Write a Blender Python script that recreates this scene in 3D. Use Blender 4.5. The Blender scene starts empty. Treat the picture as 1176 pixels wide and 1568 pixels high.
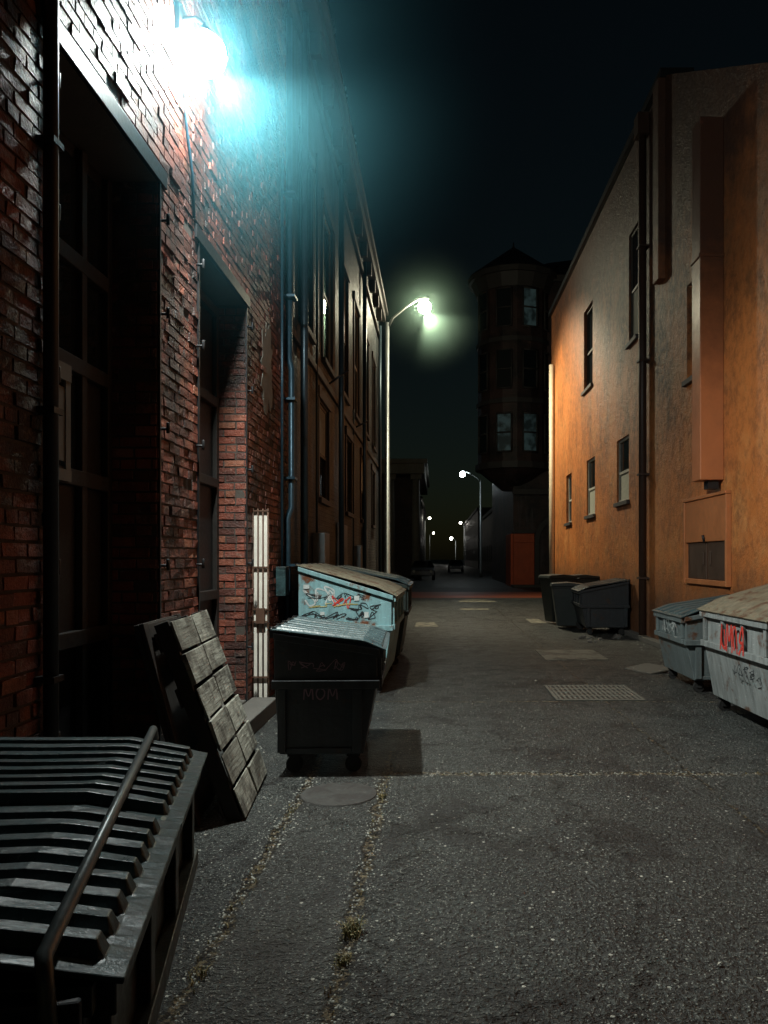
import bpy, bmesh, math, random
from mathutils import Vector, Matrix
random.seed(7)
R=random.uniform
scene=bpy.context.scene
scene.view_settings.view_transform='Standard'
scene.view_settings.look='None'
scene.view_settings.exposure=0
scene.view_settings.gamma=1

# ---------------------------------------------------------------- helpers
class MB:
    def __init__(s): s.v=[]; s.f=[]; s.sm=[]
    def face(s,pts,sm=False):
        b=len(s.v); s.v+= [tuple(p) for p in pts]; s.f.append(tuple(range(b,b+len(pts)))); s.sm.append(sm)
    def box(s,x0,x1,y0,y1,z0,z1,j=0):
        b=len(s.v)
        for x in (x0,x1):
            for y in (y0,y1):
                for z in (z0,z1):
                    s.v.append((x+R(-j,j),y+R(-j,j),z+R(-j,j)))
        for q in ((0,1,3,2),(4,6,7,5),(0,4,5,1),(2,3,7,6),(0,2,6,4),(1,5,7,3)):
            s.f.append(tuple(b+i for i in q)); s.sm.append(False)
    def pipe(s,pts,r,n=10,cap=True):
        pts=[Vector(p) for p in pts]
        rs=r if isinstance(r,(list,tuple)) else [r]*len(pts)
        b=len(s.v); up=None
        for i,p in enumerate(pts):
            t=(pts[min(i+1,len(pts)-1)]-pts[max(i-1,0)]).normalized()
            if up is None:
                a=Vector((0,0,1)) if abs(t.z)<.9 else Vector((1,0,0))
            else: a=up
            u=(a-t*a.dot(t)).normalized(); up=u
            w=t.cross(u)
            for k in range(n):
                an=2*math.pi*k/n
                s.v.append(tuple(p+(u*math.cos(an)+w*math.sin(an))*rs[i]))
        for i in range(len(pts)-1):
            for k in range(n):
                k2=(k+1)%n
                s.f.append((b+i*n+k,b+i*n+k2,b+(i+1)*n+k2,b+(i+1)*n+k)); s.sm.append(True)
        if cap:
            s.f.append(tuple(b+k for k in range(n))[::-1]); s.sm.append(False)
            s.f.append(tuple(b+(len(pts)-1)*n+k for k in range(n))); s.sm.append(False)
    def prism(s,poly,axis,a0,a1):
        def m(p,a):
            return {'y':(p[0],a,p[1]),'z':(p[0],p[1],a),'x':(a,p[0],p[1])}[axis]
        n=len(poly); b=len(s.v)
        s.v+=[m(p,a0) for p in poly]+[m(p,a1) for p in poly]
        s.f.append(tuple(b+i for i in range(n))); s.sm.append(False)
        s.f.append(tuple(b+n+i for i in range(n))[::-1]); s.sm.append(False)
        for i in range(n):
            k=(i+1)%n
            s.f.append((b+i,b+n+i,b+n+k,b+k)); s.sm.append(False)
    def frustum(s,c,r0,r1,z0,z1,n=8,ph=0,sm=False):
        b=len(s.v)
        for r,z in ((r0,z0),(r1,z1)):
            for k in range(n):
                a=ph+2*math.pi*k/n
                s.v.append((c[0]+r*math.cos(a),c[1]+r*math.sin(a),z))
        for k in range(n):
            k2=(k+1)%n
            s.f.append((b+k,b+k2,b+n+k2,b+n+k)); s.sm.append(sm)
        s.f.append(tuple(b+k for k in range(n))[::-1]); s.sm.append(False)
        s.f.append(tuple(b+n+k for k in range(n))); s.sm.append(False)
    def ribbon(s,pts,w,nrm):
        nrm=Vector(nrm); pts=[Vector(p) for p in pts]
        prev=None
        for i,p in enumerate(pts):
            t=(pts[min(i+1,len(pts)-1)]-pts[max(i-1,0)])
            if t.length<1e-6: t=Vector((0,0,1))
            d=nrm.cross(t.normalized())*w*.5*R(.7,1.2)
            cur=(p-d,p+d)
            if prev: s.face((prev[0],prev[1],cur[1],cur[0]))
            prev=cur
    def obj(s,name,mat,parent=None,bevel=0,fix=True):
        me=bpy.data.meshes.new(name); me.from_pydata(s.v,[],s.f); me.update()
        for p,sm in zip(me.polygons,s.sm): p.use_smooth=sm
        if fix:
            bm=bmesh.new(); bm.from_mesh(me); bmesh.ops.recalc_face_normals(bm,faces=bm.faces); bm.to_mesh(me); bm.free()
        if mat: me.materials.append(mat)
        o=bpy.data.objects.new(name,me); scene.collection.objects.link(o)
        if parent: o.parent=parent
        if bevel:
            m=o.modifiers.new('bevel','BEVEL'); m.width=bevel; m.segments=2; m.limit_method='ANGLE'
        return o
def root(name,loc=(0,0,0),rot=(0,0,0)):
    e=bpy.data.objects.new(name,None); e.location=loc; e.rotation_euler=rot; e.empty_display_size=.2
    scene.collection.objects.link(e); return e

class NT:
    def __init__(s,name):
        s.m=bpy.data.materials.new(name); s.m.use_nodes=True; s.t=s.m.node_tree
        s.b=s.t.nodes['Principled BSDF']
        s.geo=None;s.tc=None
    def n(s,typ,props={},**ins):
        nd=s.t.nodes.new('ShaderNode'+typ)
        for k,v in props.items(): setattr(nd,k,v)
        for k,v in ins.items():
            k=int(k[1:]) if k[0]=='_' and k[1:].isdigit() else k.replace('_',' ')
            sk=nd.inputs[k]
            if hasattr(v,'links'): s.t.links.new(v,sk)
            else: sk.default_value=v
        return nd
    def pos(s):
        if not s.geo: s.geo=s.n('NewGeometry')
        return s.geo.outputs['Position']
    def oc(s):
        if not s.tc: s.tc=s.n('TexCoord')
        return s.tc.outputs['Object']
    def math(s,op,a,b=0.0,c=None,clamp=False):
        nd=s.n('Math',{'operation':op,'use_clamp':clamp},_0=a,_1=b)
        if c is not None: nd.inputs[2].default_value=c
        return nd.outputs[0]
    def noise(s,vec,scale,detail=3,rough=.5,out='Fac'):
        return s.n('TexNoise',Vector=vec,Scale=scale,Detail=detail,Roughness=rough).outputs[out]
    def mapv(s,vec,sc=(1,1,1),loc=(0,0,0)):
        return s.n('Mapping',Vector=vec,Scale=sc,Location=loc).outputs[0]
    def ramp(s,fac,a,b,ca=(0,0,0,1),cb=(1,1,1,1)):
        nd=s.n('ValToRGB',Fac=fac); e=nd.color_ramp.elements
        e[0].position=a;e[1].position=b;e[0].color=ca;e[1].color=cb
        return nd.outputs[0]
    def mix(s,fac,a,b,mode='MIX'):
        nd=s.n('Mix',{'data_type':'RGBA','blend_type':mode})
        for sk,v in ((nd.inputs[0],fac),(nd.inputs[6],a),(nd.inputs[7],b)):
            if hasattr(v,'links'): s.t.links.new(v,sk)
            else: sk.default_value=v
        return nd.outputs[2]
    def set(s,**k):
        for a,v in k.items():
            sk=s.b.inputs[a.replace('_',' ')]
            if hasattr(v,'links'): s.t.links.new(v,sk)
            else: sk.default_value=v
    def bump(s,h,strength=.5,dist=.01):
        s.set(Normal=s.n('Bump',Height=h,Strength=strength,Distance=dist).outputs[0])
def C(r,g,b): return (r,g,b,1)

def paint(name,col,rust=(.09,.035,.015),amt=.42,rough=.5,metal=0.0,sc=6,bump=.4,grime=.6):
    t=NT(name); v=t.oc()
    n1=t.noise(v,sc,6,.65); n2=t.noise(v,sc*5,3,.6)
    streak=t.noise(t.mapv(v,(14,14,1.2)),1.2,4,.6)
    mask=t.ramp(n1,1-amt-.02,1-amt+.06)
    base=t.mix(t.math('MULTIPLY',t.ramp(streak,.35,.7),grime,clamp=True),C(*col),C(*[c*.25 for c in col]))
    base=t.mix(t.math('MULTIPLY',n2,.35),base,C(*[min(1,c*1.5) for c in col]))
    sc2=t.ramp(t.noise(t.mapv(v,(5,5,30)),2.0,5,.8),.62,.66)
    base=t.mix(t.math('MULTIPLY',sc2,.5),base,C(*[min(1,c*2.2+.04) for c in col]))
    c=t.mix(mask,base,C(*rust))
    t.set(Base_Color=c,Metallic=metal,Roughness=t.math('MULTIPLY_ADD',n2,.4,rough-.2,clamp=True))
    t.bump(t.math('ADD',n1,t.math('MULTIPLY',n2,.3)),bump,.012)
    return t.m
def plain(name,col,rough=.6,metal=0,sc=20,var=.35,bump=.25):
    t=NT(name); v=t.oc(); n=t.noise(v,sc,4,.6); n2=t.noise(v,sc*.15,3)
    c=t.mix(n,C(*[x*(1-var) for x in col]),C(*[min(1,x*(1+var)) for x in col]))
    c=t.mix(t.math('MULTIPLY',n2,.5),c,C(*[x*.4 for x in col]))
    t.set(Base_Color=c,Roughness=t.math('MULTIPLY_ADD',n,.3,rough-.15,clamp=True),Metallic=metal); t.bump(n,bump,.004)
    return t.m
def emis(name,col,st):
    t=NT(name); t.set(Base_Color=C(*col),Emission_Color=C(*col),Emission_Strength=st); return t.m

def brickmat(name,c1,c2,c3):
    t=NT(name); rnd=t.n('NewGeometry').outputs['Random Per Island']
    nd=t.n('ValToRGB',Fac=rnd); e=nd.color_ramp.elements
    e[0].color=C(*c1); e[1].color=C(*c3); e[0].position=0;e[1].position=1
    k=e.new(.35);k.color=C(*c2); k=e.new(.8); k.color=C(*[x*1.25 for x in c2])
    v=t.pos(); n=t.noise(v,60,4,.65); g=t.noise(v,1.1,6,.72); n3=t.noise(v,9,5,.7)
    c=t.mix(t.ramp(g,.41,.58),nd.outputs[0],C(.024,.018,.018))
    c=t.mix(t.ramp(n3,.60,.74),c,C(.26,.20,.15))
    c=t.mix(t.math('MULTIPLY',n,.55),c,C(.04,.018,.014))
    t.set(Base_Color=c,Roughness=t.math('MULTIPLY_ADD',n,.5,.30,clamp=True))
    t.bump(t.math('ADD',t.noise(v,35,4,.7),t.math('MULTIPLY',n,.5)),1.0,.015)
    return t.m
m_brick=brickmat('weathered_brick',(.09,.03,.022),(.27,.066,.036),(.36,.13,.07))
m_mortar=plain('mortar',(.075,.062,.052),.9,0,40,.4,.6)
def bricktex(name,c1,c2,mort,grimec=(.02,.02,.022)):
    t=NT(name); g=t.n('NewGeometry'); p=t.n('SeparateXYZ',Vector=g.outputs['Position']); nn=t.n('SeparateXYZ',Vector=g.outputs['Normal'])
    ax=t.math('GREATER_THAN',t.math('ABSOLUTE',nn.outputs[0]),.6)
    u=t.n('Mix',{'data_type':'FLOAT'}); t.t.links.new(ax,u.inputs[0]); t.t.links.new(p.outputs[0],u.inputs[2]); t.t.links.new(p.outputs[1],u.inputs[3])
    uv=t.n('CombineXYZ',X=u.outputs[0],Y=p.outputs[2]).outputs[0]
    b=t.n('TexBrick',Vector=uv,Scale=1.0,Color1=C(*c1),Color2=C(*c2),Mortar=C(*mort))
    b.inputs['Mortar Size'].default_value=.008; b.inputs['Brick Width'].default_value=.22; b.inputs['Row Height'].default_value=.077; b.inputs['Mortar Smooth'].default_value=.3
    gr=t.noise(g.outputs['Position'],.7,6,.7); fn=t.noise(g.outputs['Position'],45,3,.7)
    st=t.noise(t.mapv(g.outputs['Position'],(3,3,.35)),1,5,.6)
    c=t.mix(t.ramp(gr,.4,.65),b.outputs[0],C(*grimec)); c=t.mix(t.ramp(st,.58,.75),c,C(*[x*1.6 for x in mort]))
    t.set(Base_Color=c,Roughness=t.math('MULTIPLY_ADD',fn,.4,.3))
    h=t.math('SUBTRACT',t.math('MULTIPLY',fn,.5),b.outputs['Fac'])
    t.bump(h,.9,.02)
    return t.m
m_brick2=bricktex('painted_brick',(.050,.066,.072),(.085,.088,.085),(.07,.085,.09),(.012,.016,.018))
m_brick3=bricktex('dark_brick',(.10,.05,.04),(.08,.045,.04),(.06,.06,.06))

def stucco(name='ochre_stucco'):
    t=NT(name); v=t.pos()
    big=t.noise(v,.35,4,.6); med=t.noise(v,1.3,7,.75); spg=t.noise(v,7,5,.75); fine=t.noise(v,30,3,.7)
    bl=t.noise(t.mapv(v,(.75,.75,.42)),1.0,8,.70)
    dr=t.noise(t.mapv(v,(2.6,2.6,.5)),1.0,5,.6)
    s3=t.n('SeparateXYZ',Vector=v); z=s3.outputs[2]; y=s3.outputs[1]
    c=t.mix(big,C(.66,.235,.065),C(.50,.155,.040))
    c=t.mix(t.math('MULTIPLY',t.ramp(med,.50,.68),.5),c,C(.72,.36,.13))
    c=t.mix(t.math('MULTIPLY',t.ramp(spg,.48,.64),.45),c,C(.22,.078,.028))
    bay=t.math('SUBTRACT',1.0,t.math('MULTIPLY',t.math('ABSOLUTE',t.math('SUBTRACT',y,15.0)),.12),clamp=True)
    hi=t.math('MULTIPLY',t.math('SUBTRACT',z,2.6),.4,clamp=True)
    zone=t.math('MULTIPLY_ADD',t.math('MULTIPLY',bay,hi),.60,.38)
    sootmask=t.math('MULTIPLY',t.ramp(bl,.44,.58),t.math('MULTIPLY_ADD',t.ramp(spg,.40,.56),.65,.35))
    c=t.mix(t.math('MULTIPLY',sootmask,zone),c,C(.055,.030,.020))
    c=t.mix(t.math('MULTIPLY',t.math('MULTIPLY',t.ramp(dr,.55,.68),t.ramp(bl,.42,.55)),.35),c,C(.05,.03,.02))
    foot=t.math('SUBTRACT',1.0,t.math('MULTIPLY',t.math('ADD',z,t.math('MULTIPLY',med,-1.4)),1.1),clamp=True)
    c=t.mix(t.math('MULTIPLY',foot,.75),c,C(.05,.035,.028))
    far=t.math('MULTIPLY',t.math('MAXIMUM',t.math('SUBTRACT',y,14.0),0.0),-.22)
    top=t.math('MULTIPLY',t.math('ADD',t.math('SUBTRACT',t.math('ADD',z,t.math('MULTIPLY',med,5.0)),6.9),far),.32,clamp=True)  # shade painted into the upper wall, weaker toward the lit far end
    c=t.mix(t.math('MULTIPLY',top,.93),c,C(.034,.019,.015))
    t.set(Base_Color=c,Roughness=t.math('MULTIPLY_ADD',spg,.5,.22))
    t.bump(t.math('ADD',t.math('MULTIPLY',spg,1.0),t.math('MULTIPLY',fine,.5)),1.0,.025)
    return t.m
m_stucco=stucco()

def asphalt():
    t=NT('asphalt'); v=t.pos(); s=t.n('SeparateXYZ',Vector=v); X,Y=s.outputs[0],s.outputs[1]
    big=t.noise(v,.55,6,.68); med=t.noise(v,3.2,6,.72); grit=t.noise(v,30,3,.7); fine=t.noise(v,75,2,.6); oil=t.noise(t.mapv(v,(1.5,1.0,1),(3,7,0)),1.1,5,.6)
    c=t.mix(t.ramp(big,.41,.60),C(.0050,.0068,.0068),C(.029,.0345,.0330))
    c=t.mix(t.math('MULTIPLY',t.ramp(med,.48,.62),.85),c,C(.0045,.0055,.0055))
    c=t.mix(t.math('MULTIPLY',t.ramp(grit,.51,.65),.72),c,C(.076,.087,.081))
    c=t.mix(t.math('MULTIPLY',t.ramp(grit,.37,.47,C(1,1,1),C(0,0,0)),.88),c,C(.002,.0025,.0025))
    c=t.mix(t.math('MULTIPLY',t.ramp(fine,.61,.67),.9),c,C(.35,.37,.33))
    c=t.mix(t.math('MULTIPLY',t.ramp(oil,.54,.62),.8),c,C(.005,.0055,.0055))
    vo2=t.n('TexVoronoi',Vector=v,Scale=17.0,Randomness=1.0)
    vs2=t.n('SeparateColor',Color=vo2.outputs['Color']).outputs[1]
    fl2=t.math('MULTIPLY',t.math('LESS_THAN',t.math('ADD',vo2.outputs['Distance'],t.math('MULTIPLY',grit,.3)),.28),t.math('GREATER_THAN',vs2,.82))
    c=t.mix(t.math('MULTIPLY',fl2,.9),c,C(.58,.58,.51))
    wob=t.math('MULTIPLY',t.math('SUBTRACT',t.noise(v,2.5,8,.78),.5),.22)
    def line(co,at,w,wb):
        d=t.math('ABSOLUTE',t.math('ADD',t.math('SUBTRACT',co,at),wb))
        return t.math('SUBTRACT',1.0,t.math('DIVIDE',d,w),clamp=True)
    near=t.math('LESS_THAN',Y,6.4)
    l1=t.math('MULTIPLY',line(X,-.37,.036,wob),near); l2=t.math('MULTIPLY',line(X,-.92,.032,wob),near)
    l3=t.math('MULTIPLY',line(Y,5.72,.05,wob),t.math('GREATER_THAN',X,-.4)); l4=line(Y,8.6,.03,wob); l5=line(X,1.9,.015,wob)
    brk=t.ramp(med,.42,.58)
    ln=t.math('MAXIMUM',t.math('MAXIMUM',l1,l2),t.math('MULTIPLY',t.math('MAXIMUM',l3,t.math('MAXIMUM',l4,l5)),brk))
    dirt=t.mix(t.ramp(t.noise(v,22,4,.8),.48,.58),C(.003,.003,.003),C(.30,.24,.14))
    c=t.mix(t.math('MULTIPLY',ln,2.2,clamp=True),c,dirt)
    cr=t.n('TexVoronoi',{'feature':'DISTANCE_TO_EDGE'},Vector=t.n('VectorMath',{'operation':'ADD'},_0=v,_1=t.n('VectorMath',{'operation':'SCALE'},_0=t.noise(v,2.0,6,.75,'Color'),Scale=.9).outputs[0]).outputs[0],Scale=.6)
    crk=t.math('MULTIPLY',t.math('LESS_THAN',cr.outputs['Distance'],.011),brk)
    c=t.mix(crk,c,C(.0015,.0015,.0015))
    strip=t.math('MULTIPLY',t.math('LESS_THAN',t.math('ABSOLUTE',t.math('ADD',X,.645)),.27),near)
    c=t.mix(t.math('MULTIPLY',strip,.18),c,C(.055,.052,.045))
    t.set(Base_Color=c,Roughness=t.math('MULTIPLY_ADD',med,.6,.18,clamp=True),Specular_IOR_Level=.6)
    h=t.math('ADD',t.math('MULTIPLY',grit,1.9),t.math('MULTIPLY',fine,.6))
    h=t.math('ADD',h,t.math('MULTIPLY',t.math('ADD',ln,crk),-2.0)); h=t.math('ADD',h,t.math('MULTIPLY',med,1.8))
    t.bump(h,1.0,.028)
    return t.m
m_asph=asphalt()

m_galv=plain('galvanised_metal',(.26,.28,.28),.38,.5,14,.3,.2)
m_iron=plain('dark_iron',(.030,.031,.034),.45,.5,30,.4,.3)
m_black=plain('black_plastic',(.016,.017,.018),.5,0,30,.4,.3)
t=NT('grey_green_plastic_lid'); v=t.oc(); n=t.noise(v,7,6,.7); sc2=t.noise(t.mapv(v,(2,30,10)),1.5,5,.8)
c=t.mix(t.ramp(n,.38,.62),C(.048,.098,.105),C(.012,.022,.024)); c=t.mix(t.math('MULTIPLY',t.ramp(sc2,.58,.66),.5),c,C(.16,.25,.25)); c=t.mix(t.ramp(t.noise(v,70,2),.64,.72),c,C(.12,.15,.145))
t.set(Base_Color=c,Roughness=t.math('MULTIPLY_ADD',n,.55,.08,clamp=True)); t.bump(t.noise(v,18,5,.7),.5,.006); m_lid=t.m
m_rub=plain('rubber',(.015,.015,.015),.8)
t=NT('weathered_wood'); v=t.oc(); g=t.noise(t.mapv(v,(30,2.5,30)),1.5,5,.65); b=t.noise(v,4,6,.7); isl=t.n('NewGeometry').outputs['Random Per Island']
c=t.mix(g,C(.12,.12,.10),C(.48,.49,.42)); c=t.mix(t.ramp(b,.44,.58),c,C(.06,.055,.045)); c=t.mix(t.math('MULTIPLY',isl,.5),c,C(.10,.10,.08)); t.set(Base_Color=c,Roughness=.75); t.bump(t.math('ADD',g,b),.9,.010); m_wood=t.m
m_darkwood=plain('dark_timber',(.020,.017,.015),.6,0,18,.4,.5)
t=NT('dark_window_glass'); t.set(Base_Color=C(.012,.016,.018),Roughness=.05,Specular_IOR_Level=.9); t.bump(t.noise(t.pos(),2.5,2),.06,.02); m_glass=t.m
m_frame=plain('painted_frame',(.07,.06,.05),.5)
m_white=plain('white_sash',(.55,.54,.48),.5)
m_blind=plain('roller_blind',(.45,.45,.38),.8)
m_cream=plain('cream_paint',(.72,.62,.46),.5,0,8,.3,.3)
m_pale=plain('pale_gate_paint',(.82,.78,.70),.5,0,8,.25,.3)
m_plaster=plain('old_plaster',(.28,.26,.22),.85,0,10,.5,.6)
m_stone=plain('concrete',(.12,.115,.105),.85,0,18,.4,.6)
m_lime=plain('limestone',(.34,.32,.28),.85,0,4,.4,.4)
m_trim=plain('dark_trim',(.075,.07,.068),.6)

g=MB(); g.face([(-400,-60,0),(400,-60,0),(400,900,0),(-400,900,0)]); g.obj('ground',m_asph)

def courses(mb,org,u,nrm,ulen,z0,z1,ops=()):
    org=Vector(org);u=Vector(u);nrm=Vector(nrm)
    ch=.0765; L=.215; row=0; z=z0
    while z<z1-.03:
        zt=min(z+ch-.012,z1); off=-(L/2 if row%2 else 0)-R(0,.02)
        header=(row%6==5); LL=.11 if header else L
        x=off
        while x<ulen:
            a=max(x+.005,0); b2=min(x+LL-.006,ulen)
            x+=LL
            segs=[(a,b2)]
            for (oa,ob,oz0,oz1) in ops:
                if zt>oz0 and z<oz1:
                    ns=[]
                    for (p,q) in segs:
                        if q<=oa or p>=ob: ns.append((p,q))
                        else:
                            if p<oa-.02: ns.append((p,oa))
                            if q>ob+.02: ns.append((ob,q))
                    segs=ns
            for (p,q) in segs:
                if q-p<.025: continue
                d=R(.003,.014); 
                if random.random()<.05: d+=R(.005,.015)
                if random.random()<.02: continue
                b=len(mb.v); j=.0035
                for uu,zz in ((p,z),(q,z),(q,zt),(p,zt)):
                    mb.v.append(tuple(org+u*uu+nrm*-.02+Vector((0,0,zz))))
                for uu,zz in ((p+.002,z+.002),(q-.002,z+.002),(q-.002,zt-.002),(p+.002,zt-.002)):
                    mb.v.append(tuple(org+u*(uu+R(-j,j))+nrm*(d+R(-j,j))+Vector((0,0,zz+R(-j,j)))))
                for qd in ((4,5,6,7),(0,1,5,4),(1,2,6,5),(2,3,7,6),(3,0,4,7)):
                    mb.f.append(tuple(b+i for i in qd)); mb.sm.append(False)
        z+=ch; row+=1

def wallbox(mb,x0,x1,y0,y1,z0,z1,ops):
    ys=sorted(set([y0,y1]+[o[0] for o in ops]+[o[1] for o in ops])); ys=[y for y in ys if y0<=y<=y1]
    for a,b in zip(ys,ys[1:]):
        mid=(a+b)/2; cuts=sorted([(o[2],o[3]) for o in ops if o[0]<mid<o[1]])
        z=z0
        for c0,c1 in cuts:
            if c0>z: mb.box(x0,x1,a,b,z,c0)
            z=max(z,c1)
        if z<z1: mb.box(x0,x1,a,b,z,z1)

WX=-1.93
# ================= near left building
bb=root('brick_building')
ops=[(3.84,5.32,0,4.2),(6.22,7.77,0.0,4.15),(8.15,8.86,0,2.12)]
mb=MB(); wallbox(mb,WX-.5,WX,-1.5,10.0,0,11.5,ops); mb.obj('mortar_wall',m_mortar,bb)
mb=MB(); courses(mb,(WX,1.8,0),(0,1,0),(1,0,0),8.2,0.0,10.0,[(a-1.8,b-1.8,c,d+(.0 if a>8 else .10)) for a,b,c,d in ops])
courses(mb,(WX-.35,5.32,0),(1,0,0),(0,-1,0),.35,0,4.2)
courses(mb,(WX-.30,7.77,0),(1,0,0),(0,-1,0),.30,0,4.15)
mb.obj('brick_facing',m_brick,bb,fix=False)
mb=MB(); mb.box(-9,WX-.5,-1.5,9.99,0,11.3); mb.obj('building_core',m_brick3,bb)
mb=MB(); x=WX-.35
mb.box(x-.04,x,3.84,5.32,0,4.2); mb.obj('door_back_panel',m_black,bb)
mb=MB()
for yy in (3.86,4.30,4.86,5.24): mb.box(x+.003,x+.05,yy,yy+.07,.02,4.18)
for zz in (.05,1.05,2.05,2.75,3.4): mb.box(x+.004,x+.055,3.94,5.23,zz,zz+.10)
mb.obj('door_rails',m_darkwood,bb,.006)
mb=MB(); mb.box(x+.002,x+.01,4.38,4.85,2.16,2.74); mb.box(x+.002,x+.01,3.95,4.29,2.16,2.74);mb.box(x+.002,x+.01,3.95,5.23,2.86,4.1); mb.obj('door_glass',m_glass,bb)
mb=MB(); mb.box(x+.056,x+.075,4.16,4.66,2.06,2.13); mb.box(x+.056,x+.075,4.16,4.66,2.66,2.76); mb.box(x+.056,x+.062,4.22,4.60,2.18,2.62); mb.box(x+.056,x+.070,4.60,4.66,2.13,2.66); mb.obj('transom_sign',plain('transom_paint',(.14,.13,.11),.5),bb)
x=WX-.30
mb=MB(); mb.box(x-.04,x,6.22,7.77,0,4.15); mb.obj('door_back_panel',m_black,bb)
mb=MB()
for yy in (6.24,6.98,7.66): mb.box(x+.003,x+.05,yy,yy+.08,.2,4.1)
for zz in (.2,1.2,2.3,3.1,4.0): mb.box(x+.004,x+.06,6.33,7.65,zz,zz+.09)
mb.obj('door_rails',m_darkwood,bb,.006)
mb=MB(); mb.box(x,WX+.02,6.24,7.75,0,.18); mb.box(WX+.02,WX+.28,6.5,8.0,0,.16); mb.obj('doorstep',m_stone,bb,.01)
mb=MB()
mb.box(WX-.3,WX+.03,3.70,5.45,4.203,4.32); mb.box(WX-.25,WX+.03,6.12,7.88,4.153,4.26)
for yy,zt in ((3.82,4.2),(5.325,4.2),(6.20,4.15),(7.775,4.15)):
    mb.box(WX+.002,WX+.022,yy,yy+.028,.02,zt)
for yy in (3.80,5.36,6.17,7.82):
    for zz in (.7,1.55,2.5,3.3,3.95):
        mb.pipe([(WX+.01,yy,zz),(WX+.07,yy,zz)],.011,8); mb.pipe([(WX+.065,yy,zz-.03),(WX+.065,yy,zz+.045)],.013,8)
mb.obj('steel_lintel_and_edge_irons',m_iron,bb,.003)
mb=MB(); mb.box(WX-.10,WX-.06,8.15,8.86,0,2.12); mb.obj('inner_door',m_darkwood,bb)
mb=MB(); mb.box(WX+.006,WX+.172,8.085,8.105,.03,2.1); mb.obj('pale_folded_panel',m_pale,bb,.004)
mb=MB()
for i in range(4): mb.pipe([(WX+.012+i*.052,8.065,.02),(WX+.012+i*.052,8.065,2.12)],.008,8)
for zz in (.04,.35,.93,1.06,1.5,2.09): mb.box(WX+.004,WX+.176,8.055,8.075,zz,zz+.015)
mb.box(WX+.05,WX+.14,8.03,8.055,.92,1.08)
for yy in (8.2,8.32,8.44,8.56,8.68,8.8): mb.pipe([(WX-.02,yy,.04),(WX-.02,yy,2.08)],.009,6)
mb.obj('security_gate_bars',plain('rusty_bars',(.10,.05,.03),.6),bb)
mb=MB(); pts=[]
for k in range(26):
    a=2*math.pi*k/26; rr=1+R(-.35,.25); pts.append((8.72+.30*rr*math.cos(a),3.75+.50*rr*math.sin(a)))
mb.prism(pts,'x',WX+.010,WX+.017); mb.obj('plaster_patch',m_plaster,bb)
mb=MB()
mb.pipe([(WX+.06,3.74,.1),(WX+.06,3.74,8.2)],.035,12)
for zz in (1,2.3,3.6,4.9,6.2): mb.box(WX,WX+.10,3.69,3.79,zz,zz+.03)
mb.obj('downpipe',m_iron,bb)
mb=MB(); mb.pipe([(WX+.03,5.85,5.25),(WX+.03,5.85,4.9),(WX+.03,6.0,4.6),(WX+.03,6.05,4.27)],.012,8)
mb.pipe([(WX+.05,9.75,.1),(WX+.05,9.75,2.1),(WX+.09,9.8,2.25),(WX+.09,9.8,4.0),(WX+.05,9.85,4.15),(WX+.05,9.85,8.5)],.04,12)
mb.pipe([(WX+.04,9.45,1.3),(WX+.04,9.45,6.5)],.018,8)
for zz in (.6,1.5,2.6,3.6,4.9,6.2): mb.box(WX,WX+.15,9.70,9.90,zz,zz+.03)
mb.obj('conduit',plain('blue_painted_pipe',(.045,.10,.14),.35,.4),bb)
mb=MB(); mb.box(WX+.015,WX+.13,9.2,9.42,1.15,1.5); mb.obj('utility_box',m_lid,bb,.005)
def window(par,xw,s,y0,y1,z0,z1,fm,depth=.14,blind=None,sill=True):
    xi=xw-s*depth
    def bx(mb,a,b,*r): mb.box(min(a,b),max(a,b),*r)
    m=MB(); bx(m,xi,xi-s*.02,y0,y1,z0,z1); m.obj('window_glass',m_glass,par)
    m=MB(); w=.055; d=min(.06,depth*.5)
    bx(m,xi+s*.003,xi+s*d,y0,y0+w,z0,z1); bx(m,xi+s*.003,xi+s*d,y1-w,y1,z0,z1)
    bx(m,xi+s*.003,xi+s*(d-.002),y0+w,y1-w,z0,z0+w); bx(m,xi+s*.003,xi+s*(d-.002),y0+w,y1-w,z1-w,z1)
    zm=z0+(z1-z0)*.47; bx(m,xi+s*.003,xi+s*d*.8,y0+w,y1-w,zm-.03,zm+.03)
    m.obj('window_frame',fm,par,.004)
    if blind:
        m=MB(); bx(m,xi+s*.002,xi+s*.006,y0+w,y1-w,zm+.03 if blind=='top' else z0+w,z1-w if blind=='top' else zm-.03); m.obj('window_blind',m_blind,par)
    if sill:
        m=MB(); bx(m,xw-s*.12,xw+s*.07,y0-.07,y1+.07,z0-.09,z0-.003); m.obj('window_sill',m_trim,par,.006)

# ================= second left building
b2=root('brick_building')
wins=[]
for (a,b) in ((10.9,11.9),(13.05,14.2),(15.6,16.7),(18.0,19.1),(20.6,21.7),(23.2,24.2)): wins.append((a,b,5.0,7.6))
for (a,b) in ((12.6,13.7),(16.4,17.4),(19.6,20.6),(22.9,23.9)): wins.append((a,b,2.6,4.2))
mb=MB(); wallbox(mb,WX-.5,WX,10.003,25.9,0,9.6,wins); mb.box(-9,WX-.5,10.003,25.9,0,9.5); mb.obj('walls',m_brick2,b2)
for i,w in enumerate(wins): window(b2,WX,1,*w,m_white if i in (1,3,5,7) else m_frame,depth=.04 if i in(1,2,3,6,8) else .14,blind='top' if i in(2,6,8) else None)
mb=MB()
for (a,b,c0,c1) in wins:
    mb.box(WX+.002,WX+.03,a-.12,a-.01,c0,c1+.02); mb.box(WX+.002,WX+.03,b+.01,b+.12,c0,c1+.02); mb.box(WX+.002,WX+.05,a-.16,b+.16,c1+.022,c1+.2)
mb.obj('window_surrounds',m_trim,b2,.006)
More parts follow.
